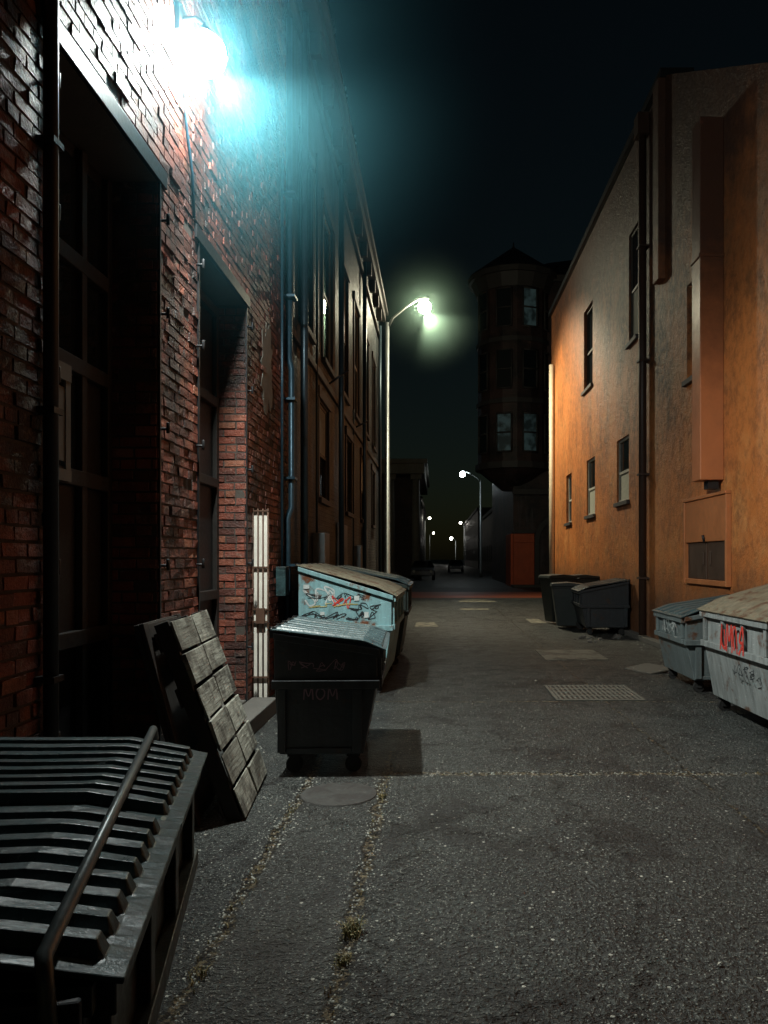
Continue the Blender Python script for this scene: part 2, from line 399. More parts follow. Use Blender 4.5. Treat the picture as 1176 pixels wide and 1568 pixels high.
mb=MB(); mb.box(WX-.4,WX+.22,10.02,26.1,9.603,9.85); mb.box(WX-.4,WX+.30,10.02,26.2,9.853,9.98); mb.box(WX,WX+.08,10.02,25.98,8.9,9.02); mb.box(WX,WX+.05,10.02,25.98,4.55,4.66)
y=10.4
while y<25.8: mb.box(WX+.003,WX+.18,y,y+.14,9.25,9.60); y+=1.3
mb.obj('cornice',m_trim,b2,.01)
mb=MB()
for yy in (10.75,14.95,19.8,25.2):
    mb.pipe([(WX+.09,yy,.1),(WX+.09,yy,9.2)],.055,12)
mb.pipe([(WX+.04,17.6,.1),(WX+.04,17.6,5)],.02,8); mb.pipe([(WX+.04,12.2,.1),(WX+.04,12.2,8)],.02,8)
mb.obj('downpipes',plain('blue_grey_pipe',(.05,.08,.10),.35,.5),b2)
mb=MB(); mb.box(WX+.003,WX+.05,14.9,15.0,0,2.3);mb.box(WX+.003,WX+.03,15.25,16.5,0,2.3); mb.box(WX+.003,WX+.03,19.9,21.2,0,2.4); mb.box(WX+.003,WX+.2,12.0,12.5,1.3,2.0); mb.box(WX+.003,WX+.18,17.9,18.3,1.1,1.9); mb.obj('doors_and_meter_boxes',m_galv,b2,.01)
mb=MB(); mb.pipe([(WX,13.9,4.75),(WX+.35,13.9,5.0)],.02,8); mb.pipe([(WX,18.5,4.75),(WX+.3,18.5,4.9)],.02,8); mb.obj('wall_brackets',m_iron,b2)
mb=MB()
for yy,zz in ((11.8,10.9),(13.2,10.9),(14.9,10.8),(16.6,10.8)):
    mb.pipe([(WX+.12,yy,9.98),(WX+.12,yy,zz-.25)],.02,8); mb.pipe([(WX+.12,yy,zz-.35),(WX+.12,yy,zz-.25),(WX+.12,yy,zz-.2),(WX+.12,yy,zz-.1)],[.06,.09,.05,.07],10)
mb.obj('insulator_masts',m_galv,b2)

# ================= ochre stucco building (right)
RX=4.1
sb=root('stucco_building')
rw=[(15.66,16.4,6.15,8.45),(20.2,21.4,6.2,8.4),(12.05,12.6,4.5,6.05),(16.4,17.5,2.85,4.25),(19.9,21.0,2.75,4.25),(23.35,24.3,2.7,4.2)]
mb=MB(); wallbox(mb,RX,RX+.4,13.7,27.4,0,10.2,rw); wallbox(mb,RX,RX+.4,2.0,13.7,0,7.2,rw)
mb.prism([(13.7,7.2),(13.7,10.2),(9.3,7.6),(2.0,7.2)],'x',RX,RX+.4)
mb.box(RX+.4,16,2.0,27.4,0,7.15); mb.box(RX+.4,16,13.72,27.38,7.15,10.1)
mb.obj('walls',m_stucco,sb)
for i,w in enumerate(rw): window(sb,RX,-1,*w,m_white if i>2 else m_frame,depth=.08 if i in (0,3,4) else .14,blind={3:'bot',4:'bot',0:'bot',5:None}.get(i))
mb=MB(); mb.box(RX-.10,RX+.5,13.75,27.5,10.203,10.36); mb.obj('parapet_coping',m_iron,sb)
mb=MB(); mb.pipe([(RX-.11,14.9,.12),(RX-.11,14.9,9.9)],.075,14)
for zz in (1.2,3.2,5.4,7.6): mb.box(RX-.2,RX,14.80,15.0,zz,zz+.04)
mb.box(RX-.24,RX-.02,14.75,15.05,9.75,10.15)
mb.obj('downpipe',plain('brown_pipe',(.05,.026,.018),.5),sb)
mb=MB(); mb.pipe([(RX-.10,26.7,.12),(RX-.10,26.7,8.3)],.09,14); mb.obj('downpipe',m_cream,sb)
t=NT('painted_sheet_metal'); v=t.pos(); z=t.n('SeparateXYZ',Vector=v).outputs[2]; n=t.noise(v,2.2,6,.7)
top=t.math('MULTIPLY',t.math('SUBTRACT',t.math('ADD',z,t.math('MULTIPLY',n,2.4)),4.9),.38,clamp=True)  # duct colour darkens upward, carrying on the wall's painted shade
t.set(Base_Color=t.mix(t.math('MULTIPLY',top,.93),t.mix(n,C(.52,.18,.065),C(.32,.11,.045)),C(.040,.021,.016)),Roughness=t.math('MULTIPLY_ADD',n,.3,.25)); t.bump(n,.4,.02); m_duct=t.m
mb=MB(); mb.box(RX-.34,RX,10.98,11.34,2.72,7.9)
for zz in (5.9,): mb.box(RX-.36,RX,10.96,11.36,zz,zz+.05)
mb.obj('vent_duct',m_duct,sb,.012)
mb=MB(); mb.box(RX-.2,RX-.05,11.05,11.23,2.60,2.715); mb.obj('vent_collar',m_iron,sb)
m_cup=plain('cupboard_paint',(.50,.18,.065),.5,0,9,.35,.4)
mb=MB(); mb.box(RX-.06,RX,10.75,12.5,1.85,2.5); mb.box(RX-.09,RX,10.7,12.55,2.503,2.55); mb.box(RX-.08,RX,12.503,12.56,1.2,2.5); mb.box(RX-.08,RX,10.7,10.747,1.2,2.5);mb.box(RX-.06,RX,10.75,12.5,1.2,1.28);mb.obj('service_cupboard',m_cup,sb,.008)
mb=MB(); mb.box(RX-.03,RX,10.78,11.55,1.285,1.845); mb.box(RX-.03,RX,11.62,12.45,1.285,1.845); mb.box(RX-.05,RX-.03,11.4,11.45,1.5,1.7); mb.box(RX-.05,RX-.03,11.70,11.75,1.5,1.7); mb.obj('cupboard_doors',plain('stained_door',(.07,.04,.026),.6,0,6,.6,.4),sb,.008)
mb=MB(); mb.pipe([(RX-.065,11.6,1.85),(RX-.09,11.6,1.95)],.02); mb.obj('padlock',m_iron,sb)
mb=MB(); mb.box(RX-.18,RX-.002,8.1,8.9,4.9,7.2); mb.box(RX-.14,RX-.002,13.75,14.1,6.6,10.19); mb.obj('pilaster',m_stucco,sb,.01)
mb=MB(); mb.box(RX-.16,RX-.002,13.3,27.3,0,.10); mb.obj('wall_footing',m_stone,sb,.01)

# ================= victorian turret building
vb=root('victorian_building',(0,0,0))
m_vic=bricktex('victorian_brick',(.12,.065,.055),(.10,.055,.05),(.08,.07,.07))
mb=MB(); mb.box(4.35,18,43.5,60,0,17.2); mb.obj('walls',m_vic,vb)
tc=(4.45,44.4)
mb=MB(); mb.frustum(tc,2.05,2.05,6.6,17.3,16); mb.frustum(tc,.7,2.05,5.5,6.597,16); mb.obj('turret',m_vic,vb)
mb=MB(); mb.frustum(tc,2.2,2.2,6.6,6.95,16); mb.frustum(tc,2.14,2.14,10.2,10.45,16);mb.frustum(tc,2.14,2.14,13.6,13.85,16); mb.frustum(tc,2.15,2.45,16.6,17.3,16); mb.frustum(tc,2.6,2.6,17.303,17.6,16); mb.box(4.2,18,43.3,60,17.203,17.55); mb.obj('cornices',m_trim,vb)
mb=MB(); mb.frustum(tc,2.65,.06,17.603,19.5,16); mb.pipe([(tc[0],tc[1],19.4),(tc[0],tc[1],19.8)],[.08,.02],8)
mb.face([(4.0,43.2,17.56),(18,43.2,17.56),(15,48,21),(7,48,20)]); mb.face([(4.0,43.2,17.56),(7,48,20),(7,56,20),(4.0,60,17.56)]); mb.face([(7,48,20),(15,48,21),(15,56,21),(7,56,20)])
mb.obj('slate_roof',plain('slate',(.03,.03,.035),.6),vb)
mb=MB(); mf=MB(); ml=MB()
for lvl in (7.5,11.0,14.4):
    for ang in (-150,-110,-70,-30):
        a=math.radians(ang); r=2.06; h=2.1
        ux=Vector((-math.sin(a),math.cos(a),0)); nn=Vector((math.cos(a),math.sin(a),0)); c0=Vector((tc[0],tc[1],lvl))+nn*(r+.01)
        w=.42
        tgt=ml if (lvl==14.4 and ang==-70) or (lvl==7.5 and ang in(-110,-70)) else mb
        tgt.face([c0-ux*w,c0+ux*w,c0+ux*w+Vector((0,0,h)),c0-ux*w+Vector((0,0,h))])
        for p,q in ((c0-ux*w,c0-ux*w+Vector((0,0,h))),(c0+ux*w,c0+ux*w+Vector((0,0,h))),(c0-ux*w,c0+ux*w),(c0-ux*w+Vector((0,0,h)),c0+ux*w+Vector((0,0,h))),(c0-ux*w+Vector((0,0,h/2)),c0+ux*w+Vector((0,0,h/2)))):
            mf.pipe([p+nn*.03,q+nn*.03],.05,6)
mb.obj('turret_windows',m_glass,vb); mf.obj('turret_window_frames',m_trim,vb)
t=NT('dim_window'); n=t.noise(t.pos(),2.2,3); t.set(Base_Color=C(.02,.03,.03),Emission_Color=t.mix(t.ramp(n,.4,.6),C(.006,.010,.010),C(.03,.05,.05)),Emission_Strength=.4); ml.obj('dimly_lit_windows',t.m,vb)
m_redp=plain('red_paint',(.85,.15,.05),.5,0,3,.3)
mb=MB(); mb.box(4.32,5.5,43.2,43.497,0,3.0); mb.box(4.2,4.345,43.5,46.5,0,3.0); mb.obj('red_shopfront_base',m_redp,vb,.02)
mb=MB(); mb.box(4.55,5.25,43.17,43.197,.4,2.3); mb.box(4.32,5.5,43.14,43.197,2.5,2.6); mb.obj('red_panel',m_redp,vb,.01)
mb=MB(); mb.box(4.3,5.52,43.12,43.497,3.003,3.2); 
for k in range(9):
    a0=math.pi*k/9; a1=math.pi*(k+1)/9; cx=7.0; cz=2.6
    mb.prism([(cx+1.2*math.cos(a0),cz+1.2*math.sin(a0)),(cx+1.5*math.cos(a0),cz+1.5*math.sin(a0)),(cx+1.5*math.cos(a1),cz+1.5*math.sin(a1)),(cx+1.2*math.cos(a1),cz+1.2*math.sin(a1))],'y',43.35,43.497)
mb.box(5.5,5.8,43.35,43.497,0,2.6);mb.box(8.2,8.5,43.35,43.497,0,2.6)
mb.box(4.3,18,43.3,43.497,5.2,5.5); mb.obj('arch_and_stringcourse',m_trim,vb)

# ================= columned building
cb=root('columned_building')
mb=MB(); mb.box(-14,-1.9,62,80,0,8.2); mb.obj('walls',m_brick3,cb)
mb=MB(); mb.box(-14.4,-.9,60,80.3,8.203,9.0); mb.box(-14.6,-.7,59.8,80.5,9.003,9.35); mb.obj('entablature',m_lime,cb,.03)
mb=MB()
for i in range(5):
    xx=-1.6-i*2.0; mb.frustum((xx,60.8),.36,.30,.5,7.8,14,sm=True); mb.box(xx-.45,xx+.45,60.35,61.25,.0,.5); mb.box(xx-.42,xx+.42,60.4,61.2,7.8,8.2)
mb.obj('columns',m_lime,cb)
for nm,(x0,x1,y0,y1,h) in {'a':(-16,-2.4,86,130,10),'b':(6.6,18,80,112,7),'c':(-18,-2.6,134,190,12),'d':(6.4,20,118,180,9)}.items():
    r=root('brick_building'); mb=MB(); mb.box(x0,x1,y0,y1,0,h); mb.obj('walls',m_brick3,r)
    mb=MB(); mb.box(x0-.2,x1+.2,y0-.2,y1+.2,h+.003,h+.4); mb.obj('cornice',m_trim,r)
    mb=MB(); xs=x1 if x0<0 else x0; s=1 if x0<0 else -1
    yy=y0+2
    while yy<y1-2:
        for zz in (1.2,5.2):
            if zz+2<h: mb.box(min(xs,xs+s*.03),max(xs,xs+s*.03),yy,yy+1.3,zz,zz+2)
        yy+=3.4
    mb.obj('windows',m_black,r)

# ---------------------------------------------------------------- street surfaces
t=NT('red_pavers'); b=t.n('TexBrick',Vector=t.pos(),Scale=3.0,Color1=C(.30,.055,.022),Color2=C(.36,.09,.035),Mortar=C(.06,.04,.03)); t.set(Base_Color=b.outputs[0],Roughness=.5); t.bump(t.noise(t.pos(),30),.5,.01); m_pavers=t.m
t=NT('worn_road_paint'); n=t.noise(t.pos(),6,6,.75); t.set(Base_Color=t.mix(t.ramp(n,.42,.56),C(.34,.32,.24),C(.05,.05,.048)),Roughness=.7); t.bump(t.noise(t.pos(),55,3),.8,.01); m_line=t.m
mb=MB(); mb.face([(-200,30,.004),(200,30,.004),(200,42,.004),(-200,42,.004)]); 
mb.obj('road',plain('road_asphalt',(.035,.035,.035),.6,0,12),None)
mb=MB(); mb.face([(-1.3,31.2,.008),(5.6,31.2,.008),(5.6,36.6,.008),(-1.3,36.6,.008)]); mb.obj('crosswalk',m_pavers)
mb=MB(); mb.box(4.2,30,42.0,43.4,0,.13); mb.obj('sidewalk',m_stone,None,.02)
mb=MB(); mb.box(-30,-1.6,42.0,59,0,.13); mb.obj('sidewalk',m_stone,None,.02)
mb=MB(); mb.box(4.3,30,27.5,29.9,0,.13); mb.obj('sidewalk',m_stone,None,.02)
mb=MB()
for a in ((.75,1.65,24.0,24.5,.004),(.85,2.2,28.2,29.0,.004),(1.0,2.0,29.3,29.8,.004),(-.5,.05,18.0,19.2,.004),(2.35,2.75,19.0,20.3,.004)):
    x0,x1,y0,y1,z=a; mb.face([(x0,y0,z),(x1,y0+R(-.1,.1),z),(x1+R(-.1,.1),y1,z),(x0,y1,z)])
mb.obj('road_markings',m_line)
m_plate=paint('worn_steel_plate',(.12,.12,.10),(.04,.038,.032),.5,.6,0,3,.6)
mb=MB(); mb.box(1.72,2.72,12.1,13.4,.0,.012); mb.obj('steel_plate',m_plate,None,.004)
gr=root('drain_grate',(1.85,9.15,0))
mb=MB(); mb.box(-.5,.5,-.5,.5,.002,.006); mb.obj('pit',m_black,gr)
mb=MB(); mb.box(-.5,.5,-.5,-.47,.006,.016);mb.box(-.5,.5,.47,.5,.006,.016);mb.box(-.5,-.47,-.47,.47,.006,.016);mb.box(.47,.5,-.47,.47,.006,.016)
for i in range(16): mb.box(-.45+i*.058,-.425+i*.058,-.47,.47,.007,.014)
for i in range(3): mb.box(-.47,.47,-.25+i*.24,-.22+i*.24,.0075,.0155)
mb.obj('bars',plain('grate_iron',(.16,.155,.13),.6,0,8),gr)
mh=root('manhole_cover',(-.66,5.22,0)); mb=MB(); mb.frustum((0,0),.26,.255,0.001,.008,28); mb.obj('cover',paint('manhole_iron',(.032,.031,.028),(.02,.017,.015),.5,.7),mh)

# ---------------------------------------------------------------- dumpsters
def caster(mb,x,y,z0):
    mb.box(x-.05,x+.05,y-.035,y+.035,z0-.03,z0)
    mb.box(x-.03,x+.03,y-.035,y-.028,.05,z0-.03); mb.box(x-.03,x+.03,y+.028,y+.035,.05,z0-.03)
    mb.pipe([(x,y-.024,.062),(x,y+.024,.062)],.062,16)
def lidmesh(y0,y1,x0,x1,z0,z1,nr,drop=.05,rh=.016,xb=.80):
    xs=[0,.03,.045,.3,.6,xb-.03,xb,xb+.03,xb+.10,.955,.965,1.0]
    ys=[(y0,0),(y0+.035,0)]
    w=(y1-y0-.07)/nr
    for i in range(nr):
        a=y0+.035+i*w
        ys+=[(a+w*.12,0),(a+w*.24,1),(a+w*.66,1),(a+w*.78,0)]
    ys+=[(y1-.035,0),(y1,0)]
    mb=MB(); n=len(ys)
    for xi in xs:
        x=x0+(x1-x0)*xi; z=z0+(z1-z0)*xi
        if xi>xb: z-=drop*((xi-xb)/(1-xb))**1.1
        rr=rh*(0 if xi<=.03 or xi>=.965 else 1)
        sag=-.012*math.sin(math.pi*xi)
        for (y,k) in ys: mb.v.append((x,y,z+rr*k+sag*math.sin(math.pi*(y-y0)/(y1-y0))+R(-.0015,.0015)))
    for i in range(len(xs)-1):
        for k in range(n-1):
            mb.f.append((i*n+k,(i+1)*n+k,(i+1)*n+k+1,i*n+k+1)); mb.sm.append(False)
    return mb
def dumpster(loc,rotz,D,L,Hb,Hf,body,lidm,z0=.15,ribs=6,nl=2,drop=.05,lowH=None,rh=.016,rimm=None):
    r=root('dumpster',loc,(0,0,rotz)); h=D/2; l=L/2
    lowH=lowH or (Hf*.62)
    mb=MB()
    ft=.03
    prof=[(-h+.04,z0),(h-.12,z0),(h-.02,lowH),(h-.02,Hf),(-h,Hb),(-h,lowH)]
    mb.prism(prof,'y',-l+ft,l-ft)
    mb.obj('tub',body,r,.008)
    mb=MB()
    for s in (-1,1):
        yy=s*(l-ft)
        def e2(a,b): return (min(yy+s*a,yy+s*b),max(yy+s*a,yy+s*b))
        a,b=e2(.001,.05); mb.box(-h-.01,h+.0,a,b,lowH-.05,lowH+.012)
        a,b=e2(.001,.035); mb.prism([(-h,Hb-.05),(h+.0,Hf-.05),(h+.0,Hf+.002),(-h,Hb+.002)],'y',a,b)
        a,b=e2(.001,.03); mb.box(-h+.03,-h+.09,a,b,z0+.02,lowH-.053); mb.box(h-.20,h-.13,a,b,z0+.02,lowH-.053)
        mb.box(-h+.095,h-.205,*e2(.001,.018),z0+.01,z0+.05)
    mb.box(h-.018,h+.03,-l+ft,l-ft,Hf-.07,Hf-.003)
    mb.box(h-.018,h+.02,-l+ft,l-ft,lowH-.04,lowH+.02)
    for k in range(4):
        yy=-l+.08+k*(L-.22)/3; mb.box(h-.018,h+.012,yy,yy+.06,lowH+.023,Hf-.073)
    mb.obj('rim_and_channels',rimm or body,r,.004)
    mb=MB()
    mb.pipe([(-h-.02,-l,Hb+.02),(-h-.02,l,Hb+.02)],.014,8)
    for k in range(5):
        yy=-l+.05+k*(L-.14)/4; mb.box(-h-.035,-h+.01,yy,yy+.04,Hb-.04,Hb+.04)
    mb.obj('hinge_rod',m_iron,r)
    mb=MB()
    for sx in (-1,1):
        for sy in (-1,1): caster(mb,sx*(h-.17)-.03,sy*(l-.12),z0)
    mb.obj('casters',m_rub,r)
    for k in range(nl):
        a=-l-.01+k*(L+.02)/nl+.006; b=-l-.01+(k+1)*(L+.02)/nl-.006
        o=lidmesh(a,b,-h-.02,h+.05,Hb+.03,Hf+.05+R(-.006,.006),ribs,drop,rh).obj('lid',lidm,r,fix=False)
        m=o.modifiers.new('s','SOLIDIFY'); m.thickness=.012; m.offset=-1
        m=o.modifiers.new('b','BEVEL'); m.width=.003; m.segments=2; m.limit_method='ANGLE'
    return r

m_dblack=paint('dark_enamel',(.028,.034,.04),(.05,.03,.02),.36,.4)
m_teal=paint('teal_enamel',(.20,.36,.39),(.13,.05,.025),.42,.45,sc=4)
m_greyg=paint('grey_enamel',(.24,.265,.265),(.11,.06,.04),.40,.5,sc=4,grime=.8)
m_dgreen=paint('dark_green_enamel',(.025,.04,.036),(.05,.03,.02),.4,.45)
m_rustlid=paint('rusty_lid',(.17,.15,.105),(.09,.045,.025),.46,.6,sc=5)
m_graylid=paint('slate_plastic_lid',(.05,.085,.095),(.02,.03,.035),.4,.35,sc=5)
A=math.radians(11.6)
fx,fy=-.665,2.015; D=1.15; L=1.52
dirx=Vector((math.cos(A),math.sin(A))); 
cx=fx-dirx.x*(D/2+.05); cy=fy-dirx.y*(D/2+.05)
d0=dumpster((cx,cy,0),A,D,L,.98,.90,m_dgreen,m_lid,ribs=8,drop=.045,rh=.028)
mb=MB(); hx=D/2
mb.pipe([(hx-.05,-L/2-.06,.86),(hx-.07,-L/2-.02,.965),(hx-.14,L/2+.03,.99),(hx-.14,L/2+.07,.95)],.014,14)
mb.obj('lock_bar',plain('grey_painted_bar',(.16,.19,.19),.35,.2),d0)
mb=MB()
for s in (-1,1): mb.box(hx-.20,hx-.01,s*(L/2+.035)-.010,s*(L/2+.035)+.010,.78,.90); mb.pipe([(hx-.07,s*(L/2+.06),.84),(hx-.07,s*(L/2-.0),.84)],.03,14)
mb.obj('bar_brackets',m_iron,d0,.005)
mb=MB(); 
ring=[(hx-.34+.075*math.cos(a),-.40+.05*math.sin(a),.972) for a in [2*math.pi*k/20 for k in range(21)]]
mb.pipe(ring,.008,6); mb.box(hx-.46,hx-.22,.40,.46,.955,.976); mb.obj('lid_labels',m_lid,d0,.003)
mm=dumpster((-.83,6.3,0),math.radians(2),.78,1.25,1.05,.93,m_dblack,m_graylid,ribs=7,nl=1,lowH=.69)
def strokes(name,par,lines,w,place,nrm,mat):
    mb=MB()
    for ln in lines:
        P=[Vector((a,b,0)) for a,b in ln]; pts=[]
        for i in range(len(P)-1):
            p0=P[max(i-1,0)];p1=P[i];p2=P[i+1];p3=P[min(i+2,len(P)-1)]
            for k in range(6):
                f=k/6; q=.5*((2*p1)+(p2-p0)*f+(2*p0-5*p1+4*p2-p3)*f*f+(3*p1-p0-3*p2+p3)*f**3)
                pts.append(place(q.x,q.y))
        pts.append(place(*ln[-1]))
        mb.ribbon(pts,w,nrm)
    mb.obj(name,mat,par,fix=False)
MOM=[[(0,0),(.1,1),(.4,.3),(.7,1),(.8,0)],[(1.45,1.0),(1.15,.8),(1.1,.35),(1.4,.02),(1.75,.3),(1.78,.75),(1.45,1.0),(1.35,.98)],[(2.1,0),(2.2,1),(2.5,.3),(2.8,1),(2.9,0)]]
m_chalk=plain('faded_marker',(.28,.18,.22),.8)
m_red=plain('red_spray_paint',(.6,.05,.035),.6)
m_wht=plain('white_spray_paint',(.55,.6,.6),.6)
m_drk=plain('dark_marker',(.02,.025,.03),.6)
m_yel=plain('yellow_paint_marker',(.5,.42,.15),.6)
strokes('graffiti',mm,MOM,.010,lambda a,b:(-.17+a*.085,-.602,.555+b*.085),(0,-1,0),m_chalk)
def scrib(n,seed=1):
    rr=random.Random(seed); out=[]
    for k in range(n):
        x=k*1.0; l=[(x,rr.uniform(0,.3))]
        for _ in range(rr.randint(4,8)): l.append((x+rr.uniform(-.2,1.1),rr.uniform(-.1,1.1)))
        out.append(l)
    return out
strokes('graffiti',mm,scrib(5,seed=3),.005,lambda a,b:(-.28+a*.09,-.599,.77+b*.07),(0,-1,0),m_chalk)
td=dumpster((-1.05,10.0,0),math.radians(-1),1.12,1.9,1.5,1.16,m_teal,m_rustlid,ribs=5,lowH=.80,nl=2)
yf=-.95+.026
strokes('graffiti',td,scrib(7,seed=5),.010,lambda a,b:(-.50+a*.13,yf,.88+b*.09),(0,-1,0),m_drk)
strokes('graffiti',td,scrib(3,seed=15),.018,lambda a,b:(-.48+a*.12,yf-.001,1.05+b*.20),(0,-1,0),m_wht)
strokes('graffiti',td,scrib(2,seed=16),.012,lambda a,b:(-.14+a*.10,yf-.003,1.02+b*.15),(0,-1,0),m_red)
strokes('graffiti',td,scrib(3,seed=17),.009,lambda a,b:(.06+a*.12,yf-.002,.98+b*.10),(0,-1,0),m_drk)
strokes('graffiti',td,scrib(5,seed=27),.007,lambda a,b:(-.45+a*.15,yf-.002,1.12+b*.07),(0,-1,0),m_drk)
strokes('graffiti',td,scrib(2,seed=18),.008,lambda a,b:(-.44+a*.3,yf-.004,1.02+b*.05),(0,-1,0),m_yel)
strokes('graffiti',td,scrib(7,seed=9),.012,lambda a,b:(-.40+a*.11,yf-.002,.36+b*.16),(0,-1,0),m_wht)
mb=MB()
for x0,z0,w,h in ((-.50,1.24,.07,.05),(.10,1.10,.06,.06),(.22,.90,.05,.07),(-.30,.93,.05,.04)): mb.face([(x0,yf-.006,z0),(x0+w,yf-.006,z0+.004),(x0+w,yf-.006,z0+h),(x0,yf-.006,z0+h)])
mb.obj('stickers',m_wht,td)
dumpster((-.98,12.3,0),0,1.1,1.7,1.45,1.2,m_dgreen,m_graylid,ribs=5,lowH=.8)
dumpster((-1.1,15.2,0),.03,.9,1.5,1.3,1.1,m_dblack,m_graylid,ribs=5,lowH=.8)
rd=dumpster((3.40,7.40,0),math.radians(181),1.12,1.66,1.42,1.06,m_greyg,m_rustlid,ribs=5,lowH=.72,nl=1)
xf=.56+.022
strokes('graffiti',rd,[[(0,0),(.1,1),(.5,.5),(.1,.4),(.6,0)],[(.8,0),(1.0,.9),(1.4,.8),(1.2,.1)],[(1.5,0),(1.6,1),(1.9,.4),(2.2,1),(2.3,0)],[(2.6,.8),(2.5,.1),(3,.3),(3.0,1),(3.2,.0)]],.03,lambda a,b:(xf,.30-a*.17,.70+b*.26),(1,0,0),m_red)
strokes('graffiti',rd,scrib(4,seed=12),.008,lambda a,b:(xf-.01,.5-a*.12,.50+b*.10),(1,0,0),m_drk)
r2=dumpster((3.42,9.75,0),math.radians(180),.95,1.25,1.08,.9,paint('slate_enamel',(.12,.15,.155),(.1,.05,.03),.40,.45,sc=4),m_graylid,ribs=5,lowH=.62,nl=1)
strokes('graffiti',r2,scrib(5,seed=22),.012,lambda a,b:(.475+.02,.4-a*.15,.65+b*.16),(1,0,0),m_wht)
r3=dumpster((3.55,16.8,0),math.radians(177),1.0,1.5,1.12,.92,m_dblack,m_dblack,ribs=5,lowH=.62,nl=2)
def wbin(loc,rz,mat,H=1.05):
    r=root('wheelie_bin',loc,(0,0,rz)); mb=MB(); b=len(mb.v)
    for z,w,d in ((.06,.21,.24),(.75*H,.28,.33),(H-.06,.29,.35)):
        for x,y in ((-w,-d),(w,-d),(w,d),(-w,d)): mb.v.append((x,y,z))
    for i in range(2):
        for k in range(4): k2=(k+1)%4; mb.f.append((b+i*4+k,b+i*4+k2,b+i*4+4+k2,b+i*4+4+k)); mb.sm.append(False)
    mb.f.append((b,b+3,b+2,b+1)); mb.f.append((b+8,b+9,b+10,b+11)); mb.sm+=[False,False]
    mb.box(-.31,.31,-.37,.37,H-.06,H-.025); mb.obj('body',mat,r,.015)
    mb=MB(); mb.prism([(-.39,H-.02),(.40,H-.02),(.38,H+.035),(0,H+.075),(-.36,H+.05)],'x',-.32,.32); mb.obj('lid',mat,r,.015)
    mb=MB(); mb.pipe([(-.25,.40,H-.06),(-.25,.46,H-.03),(.25,.46,H-.03),(.25,.40,H-.06)],.016,8); mb.obj('handle',m_black,r)
    mb=MB()
    for s in (-1,1): mb.pipe([(s*.23,.27,.10),(s*.29,.27,.10)],.10,16)
    mb.obj('wheels',m_rub,r)
m_bing=plain('bin_plastic',(.030,.04,.038),.45)
wbin((2.98,18.9,0),math.radians(-72),m_bing,1.14)
wbin((3.02,17.75,0),math.radians(-95),plain('bin_plastic_grey',(.045,.055,.055),.45),.98)
wbin((3.7,19.6,0),math.radians(-85),m_bing,1.12)
wbin((-1.0,17.4,0),math.radians(100),m_bing)

# ---------------------------------------------------------------- pallet
pl=root('wooden_pallet',(-1.20,5.20,.01),(0,math.radians(-20),math.radians(5)))
mb=MB(); rows=6; Hh=1.30; sh=Hh/rows
for i in range(rows):
    for (a,b) in ((-.5,-.012),(.006,.5)):
        mb.box(-.02+R(-.006,.006),R(-.006,.006),a+R(-.01,.01),b-R(-.01,.01),i*sh+.014+R(-.006,.008),(i+1)*sh-.012+R(-.008,.006),.004)
mb.obj('deck_boards',m_wood,pl,.004)
mb=MB()
for yy in (-.5,-.02,.46): mb.box(-.115,-.028,yy,yy+.04,0,Hh)
mb.obj('stringers',m_darkwood,pl,.004)
mb=MB()
for i in range(4): mb.box(-.135,-.118,-.5,.5,.05+i*.36,.17+i*.36)
mb.obj('back_boards',m_darkwood,pl,.004)
lb=root('leaning_board',(-1.47,5.0,0),(0,math.radians(-15),math.radians(4)))
mb=MB(); mb.box(-.03,0,-.42,.42,.0,1.25); mb.box(.002,.03,-.42,-.34,.0,1.25); mb.box(.002,.03,.34,.42,0,1.25); mb.box(.002,.028,-.337,.337,1.15,1.24); mb.obj('panel',m_darkwood,lb,.004)

# ---------------------------------------------------------------- lamps
def light(typ,loc,energy,col,par,radius=.1,name='bulb',rot=None,ang=None,blend=None):
    ld=bpy.data.lights.new(name,typ); ld.energy=energy; ld.color=col
    if typ!='SUN': ld.shadow_soft_size=radius
    if ang: ld.spot_size=ang; ld.spot_blend=blend
    o=bpy.data.objects.new(name,ld); o.location=loc
    if rot is not None: o.rotation_euler=rot
    scene.collection.objects.link(o)
    if par: o.parent=par
    return o
def globe(par,loc,r,col,watts):
    me=bpy.data.meshes.new('glass_globe'); bm=bmesh.new(); bmesh.ops.create_icosphere(bm,subdivisions=2,radius=r); bm.to_mesh(me); bm.free()
    for p in me.polygons: p.use_smooth=True
    me.materials.append(emis('lit_globe',col,watts/(39.48*r*r)))
    o=bpy.data.objects.new('glass_globe',me); o.location=loc; o.parent=par; scene.collection.objects.link(o)
def aim(d): return Vector(d).to_track_quat('-Z','Y').to_euler()
LX,LY,LZ=-1.72,5.72,5.34
wl=root('wall_lamp',(LX,LY,LZ))
mb=MB(); mb.box(WX+.012-LX,WX+.05-LX,-.08,.08,.14,.34); mb.pipe([(WX+.05-LX,0,.26),(-.06,0,.27),(0,0,.22)],.018,10); mb.frustum((0,0),.06,.03,.155,.20,20,sm=True); mb.obj('bracket_and_cap',m_iron,wl,.004)
globe(wl,(0,0,0),.16,(.90,1.0,.97),400)
light('SPOT',(.085,.01,-.15),1380,(.95,1.0,.92),wl,.05,'reflector_beam',aim((.62,.20,-.78)),math.radians(116),.6)

